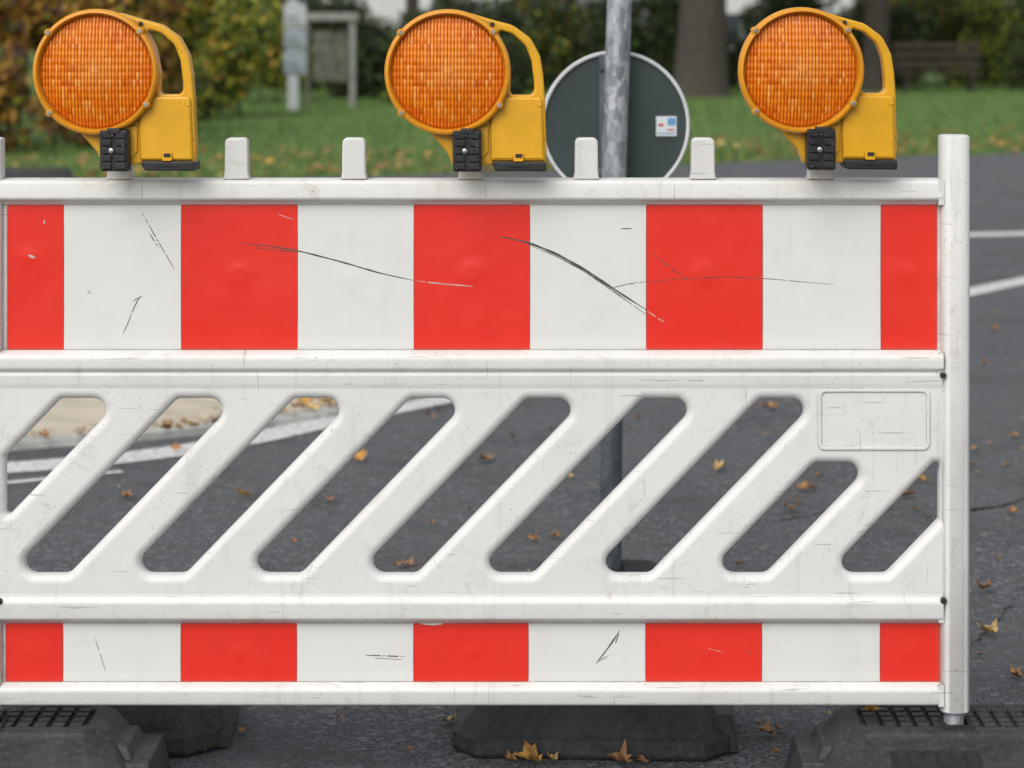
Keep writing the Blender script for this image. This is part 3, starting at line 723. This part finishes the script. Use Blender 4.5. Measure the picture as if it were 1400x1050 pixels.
me=bpy.data.meshes.new('grass'); me.from_pydata(V.reshape(-1,3).tolist(),[],np.arange(n*3).reshape(-1,3).tolist())
for m in (B1,B2,B3): me.materials.append(m)
me.polygons.foreach_set('material_index',RNG.choice(3,n,p=[.5,.3,.2]).astype(np.int32))
o=bpy.data.objects.new('grass',me); COL.objects.link(o); o['kind']='stuff'; tag(o,'green lawn grass on the verge behind the road','grass')

# ---------------- bushes, hedge, trees
def blob_points(blobs,n):
    vols=np.array([b[3]*b[4]*b[5] for b in blobs]); ch=RNG.choice(len(blobs),n,p=vols/vols.sum()); B=np.array(blobs)[ch]
    d=RNG.normal(size=(n,3)); d/=np.linalg.norm(d,axis=1)[:,None]; r=RNG.uniform(0.35,1.0,n)**0.5*(1+0.12*RNG.normal(size=n))
    P=B[:,:3]+d*r[:,None]*B[:,3:6]
    return P[P[:,2]>0.02]
def bush(name,x,y,w,dp,h,mats,probs,n,size,label,cat='bush',group=None,low=0.25):
    e=empty(name,(x,y,0),label,cat,group); bl=[]
    for i in range(max(6,int(w*(3 if low>.2 else 5)))):
        rx=random.uniform(.35,.6)*min(h,1.2); bx=random.uniform(-w/2+rx*.6,w/2-rx*.6); bz=random.uniform(low,.85)*h
        bl.append((bx,random.uniform(-dp/2,dp/2)*.6,bz,rx,rx*.8,min(rx,h-bz+.15)*1.0))
    P=blob_points(bl,n)
    o=scatter_quads('foliage',P,size,mats,probs); o.parent=e
    st=[]
    for i in range(int(3+w)):
        sx=random.uniform(-w/2,w/2)*.7; st.append(tube([(sx,.3,-.05),(sx+random.uniform(-.2,.2),random.uniform(0,.4),h*.35),(sx+random.uniform(-.4,.4),random.uniform(-.1,.3),h*.7)],[.022,.015,.006],6))
    g=join(*st); make('stems',g[0],g[1],M_bark,None,60,e); return e
def at(px,d): return (px-700)*.0003*d, d-D
GRP='shrubs beyond the verge'
for px,d,w,h,ty,n in [
  (40,33,3.2,3.0,'aut',13000),(150,37,2.8,2.8,'aut',10000),(-90,31,2.6,3.2,'aut',5000),
  (262,44,2.6,2.9,'yg',11000),(335,52,2.6,2.8,'yg',8500),(215,42,1.8,1.7,'mixl',4500),
  (520,56,2.6,1.5,'dk',5000),(600,60,2.8,2.0,'dk',5500),(450,62,3.4,2.7,'dk',7500),(400,66,3.0,3.0,'mix',5500),(660,64,2.8,2.5,'dk',6000),(740,62,2.6,2.7,'mix',5500),(810,66,2.6,2.9,'dk',6000),
  (560,52,1.6,0.9,'mix',2200),(660,55,2.2,1.3,'dk',3500),(490,70,2.4,2.9,'dk',5500),(590,74,2.4,2.6,'mix',4500),(700,72,3.0,2.8,'dk',6000),(880,62,2.8,2.6,'dk',7000),
  (910,70,3.0,3.0,'dk',6000),(1000,66,2.0,1.5,'dk',3500),(1060,68,1.6,2.2,'dk',3500),(1120,64,3.2,3.0,'dk',8000),(1205,66,2.4,2.9,'dk',7000),(1290,68,3.8,2.7,'mix',9000),(1240,74,3.0,3.0,'mix',5000),(1340,74,3.4,3.2,'dk',6000),(1380,66,3.0,2.9,'yg2',8000),(1460,62,3.0,3.0,'dk',5000)]:
    x,y=at(px,d)
    m={'aut':([A1,A2,A3,G3],[.30,.36,.18,.16]),'yg':([G2,G3,G1,A2],[.30,.48,.12,.10]),'dk':([G1,G2,A3],[.66,.24,.10]),'mix':([G1,G2,A1,G3],[.42,.33,.12,.13]),'mixl':([G1,G2,A2,G3],[.3,.3,.15,.25]),'yg2':([G2,G1,G3],[.45,.30,.25])}[ty]
    lab={'aut':'autumn shrub with rust orange leaves on the verge','yg':'yellow green leafy bush at the lawn edge','dk':'dark green dense shrub on the lawn','mix':'mixed green and brown shrub on the lawn','mixl':'low mixed green and orange shrub on the lawn','yg2':'green leafy bush beside the bench'}[ty]
    bush('shrub',x,y,w,1.6,h,m[0],m[1],n,(.05,.11),lab,'shrub',GRP,0.08)
def tree(px,d,r,h,mats,probs,n,label):
    x,y=at(px,d); e=empty('tree',(x,y,0),label,'tree','trees beyond the lawn')
    tp=[(0,0,-.1),(0.02*h*.1,0,.25),(0.05,0.02,1.2),(0.1,0,3),(0.0,0.1,h*.55),(0.05,0,h*.85)]
    geos=[tube(tp,[r*1.45,r*1.12,r,r*.85,r*.5,r*.12],16)]
    for i in range(9):
        z=h*random.uniform(.35,.7); a=i*2.4; L=h*random.uniform(.22,.34)
        p0=Vector((0.05,0,z)); p1=p0+Vector((math.cos(a)*L*.5,math.sin(a)*L*.5,L*.35)); p2=p0+Vector((math.cos(a)*L,math.sin(a)*L,L*.6))
        geos.append(tube([p0,p1,p2],[r*.35,r*.2,r*.05],8))
    g=join(*geos); make('trunk',g[0],g[1],M_bark,None,60,e)
    bl=[(math.cos(i*2.4)*h*.2*random.uniform(.3,1.1),math.sin(i*2.4)*h*.2*random.uniform(.3,1.1),h*random.uniform(.5,.95),h*.13,h*.13,h*.10) for i in range(18)]
    o=scatter_quads('crown',blob_points(bl,n),(.10,.2),mats,probs); o.parent=e
tree(957,57,0.60,11,[A1,G3,A2,G2],[.3,.3,.2,.2],6000,'large old tree with thick grey brown trunk')
tree(775,70,0.25,9,[A1,G3,A2,G2],[.3,.3,.2,.2],4000,'slim tree with autumn crown behind the shrubs')
tree(560,72,0.22,9,[G1,G3,A2,G2],[.3,.3,.2,.2],4000,'slim tree with autumn crown behind the shrubs')
tree(1195,62,0.34,10,[G1,G2,G3],[.4,.4,.2],4000,'dark tree with green crown behind the bench')
tree(20,50,0.25,9,[A1,A2,G3],[.4,.3,.3],4000,'autumn tree with orange crown')

# ---------------- houses
def house(px,d,w,dep,hh,label):
    x,y=at(px,d); e=empty('house',(x,y,0),label,'house','houses beyond the garden')
    make('wall',*box(-w/2,w/2,0,dep,-.1,hh),M_wall,None,None,e)
    V=[(-w/2-.4,-.4,hh),(w/2+.4,-.4,hh),(w/2+.4,dep+.4,hh),(-w/2-.4,dep+.4,hh),(-w/2-.4,dep/2,hh+3.4),(w/2+.4,dep/2,hh+3.4)]
    make('roof',[(a,b,c+.003) for a,b,c in V],[(0,1,5,4),(2,3,4,5),(0,4,3),(1,2,5),(0,3,2,1)],M_roof,None,None,e)
    nwin=max(1,int(w/2.6))
    for i in range(nwin):
        for z in (.9,3.6):
            wx=-w/2+w*(i+.5)/nwin
            wn=make('window',*box(wx-.6,wx+.6,-.05,-.004,z,z+1.3),M_glass,None,None,e)
            f=join(box(wx-.68,wx-.6,-.08,-.004,z-.08,z+1.38),box(wx+.6,wx+.68,-.08,-.004,z-.08,z+1.38),box(wx-.6,wx+.6,-.08,-.004,z-.08,z),box(wx-.6,wx+.6,-.08,-.004,z+1.3,z+1.38),box(wx-.03,wx+.03,-.07,-.051,z,z+1.3))
            make('frame',f[0],f[1],M_whitep,None,None,wn)
house(570,96,9,8,5.6,'white rendered house with dark tiled roof behind shrubs')
house(1065,100,6.2,8,5.6,'white rendered house with dark tiled roof behind shrubs')

# ---------------- notice boards, bench
x,y=at(402,47.6)
e=empty('signpost',(x,y,0),'grey post with small pale notice panels on the grass','sign')
make('post',*box(-.12,.09,-.04,.04,-.05,2.15),M_whitep,None,None,e)
for z0,z1,mm in ((1.62,2.06,M_whitep),(1.20,1.58,M_greyp),(.70,1.16,M_greyp)):
    g=join((*box(-.19,.24,-.07,-.045,z0,z1),0),(*box(-.15,.17,-.075,-.0705,z0+.05,z0+.09),1),(*box(-.15,.1,-.075,-.0705,z0+.16,z0+.2),1))
    make('notice_panel',g[0],g[1],[mm,M_board],g[2],None,e)
x,y=at(452,49)
e=empty('information_board',(x,y,0),'weathered information board with pale frame on the grass','notice board')
make('leg',*box(-.50,-.42,-.05,.05,-.05,1.75),M_board,None,None,e); make('leg',*box(.38,.50,-.05,.05,-.05,1.75),M_galvl,None,None,e)
make('board',*box(-.34,.34,-.03,.03,.52,1.46),M_board,None,None,e)
make('rail',*box(-.415,.375,-.02,.02,1.4605,1.52),M_board,None,None,e)
make('header',*box(-.56,.56,-.12,.12,1.753,1.90),M_galvl,None,None,e)
x,y=at(1282,61)
e=empty('park_bench',(x,y,0),'dark brown wooden bench standing on the lawn','bench')
for z in (.62,.86,1.10): make('backrest_slat',*box(-1.1,1.1,.18,.22,z,z+.15),M_wood,None,None,e)
for yy in (-.3,-.14,.02): make('seat_slat',*box(-1.1,1.1,yy,yy+.13,.45,.5),M_wood,None,None,e)
for xx in (-.85,.8):
    g=join(box(xx,xx+.08,-.28,-.2,-.02,.448),box(xx,xx+.08,.225,.28,-.02,1.2),box(xx,xx+.08,-.195,.22,.36,.445)); make('leg',g[0],g[1],M_wood,None,None,e)

# ================================================================ LIGHT, WORLD, CAMERA
w=bpy.data.worlds.new('World'); scene.world=w; w.use_nodes=True; nt=w.node_tree
bg=nt.nodes['Background']; sky=nt.nodes.new('ShaderNodeTexSky'); sky.sky_type='NISHITA'; sky.sun_disc=False
sky.sun_elevation=rad(44); sky.sun_rotation=rad(205); sky.dust_density=3.0; sky.air_density=1.0
hs=nt.nodes.new('ShaderNodeHueSaturation'); hs.inputs['Saturation'].default_value=0.22
nt.links.new(sky.outputs[0],hs.inputs['Color']); nt.links.new(hs.outputs[0],bg.inputs['Color']); bg.inputs['Strength'].default_value=0.148
sd=bpy.data.lights.new('sun','SUN'); sd.energy=1.15; sd.angle=rad(45); sd.color=(1,0.97,0.93)
so_=bpy.data.objects.new('sun',sd); COL.objects.link(so_)
az=rad(205); el=rad(44)
dirv=Vector((math.sin(az)*math.cos(el),math.cos(az)*math.cos(el),math.sin(el)))
so_.rotation_euler=dirv.to_track_quat('Z','Y').to_euler(); so_.location=(0,-3,6)
cam=bpy.data.cameras.new('camera'); co=bpy.data.objects.new('camera',cam); COL.objects.link(co); scene.camera=co
cam.sensor_width=36; cam.lens=D*36/(1400*S); cam.shift_y=-(525-HOR)/1400
co.location=(0,-D,H); co.rotation_euler=(rad(90),0,0); cam.clip_end=4000
cam.dof.use_dof=True; cam.dof.focus_distance=D-0.03; cam.dof.aperture_fstop=4.2; cam.dof.aperture_blades=7
scene.view_settings.view_transform='Standard'; scene.view_settings.look='None'; scene.view_settings.exposure=0
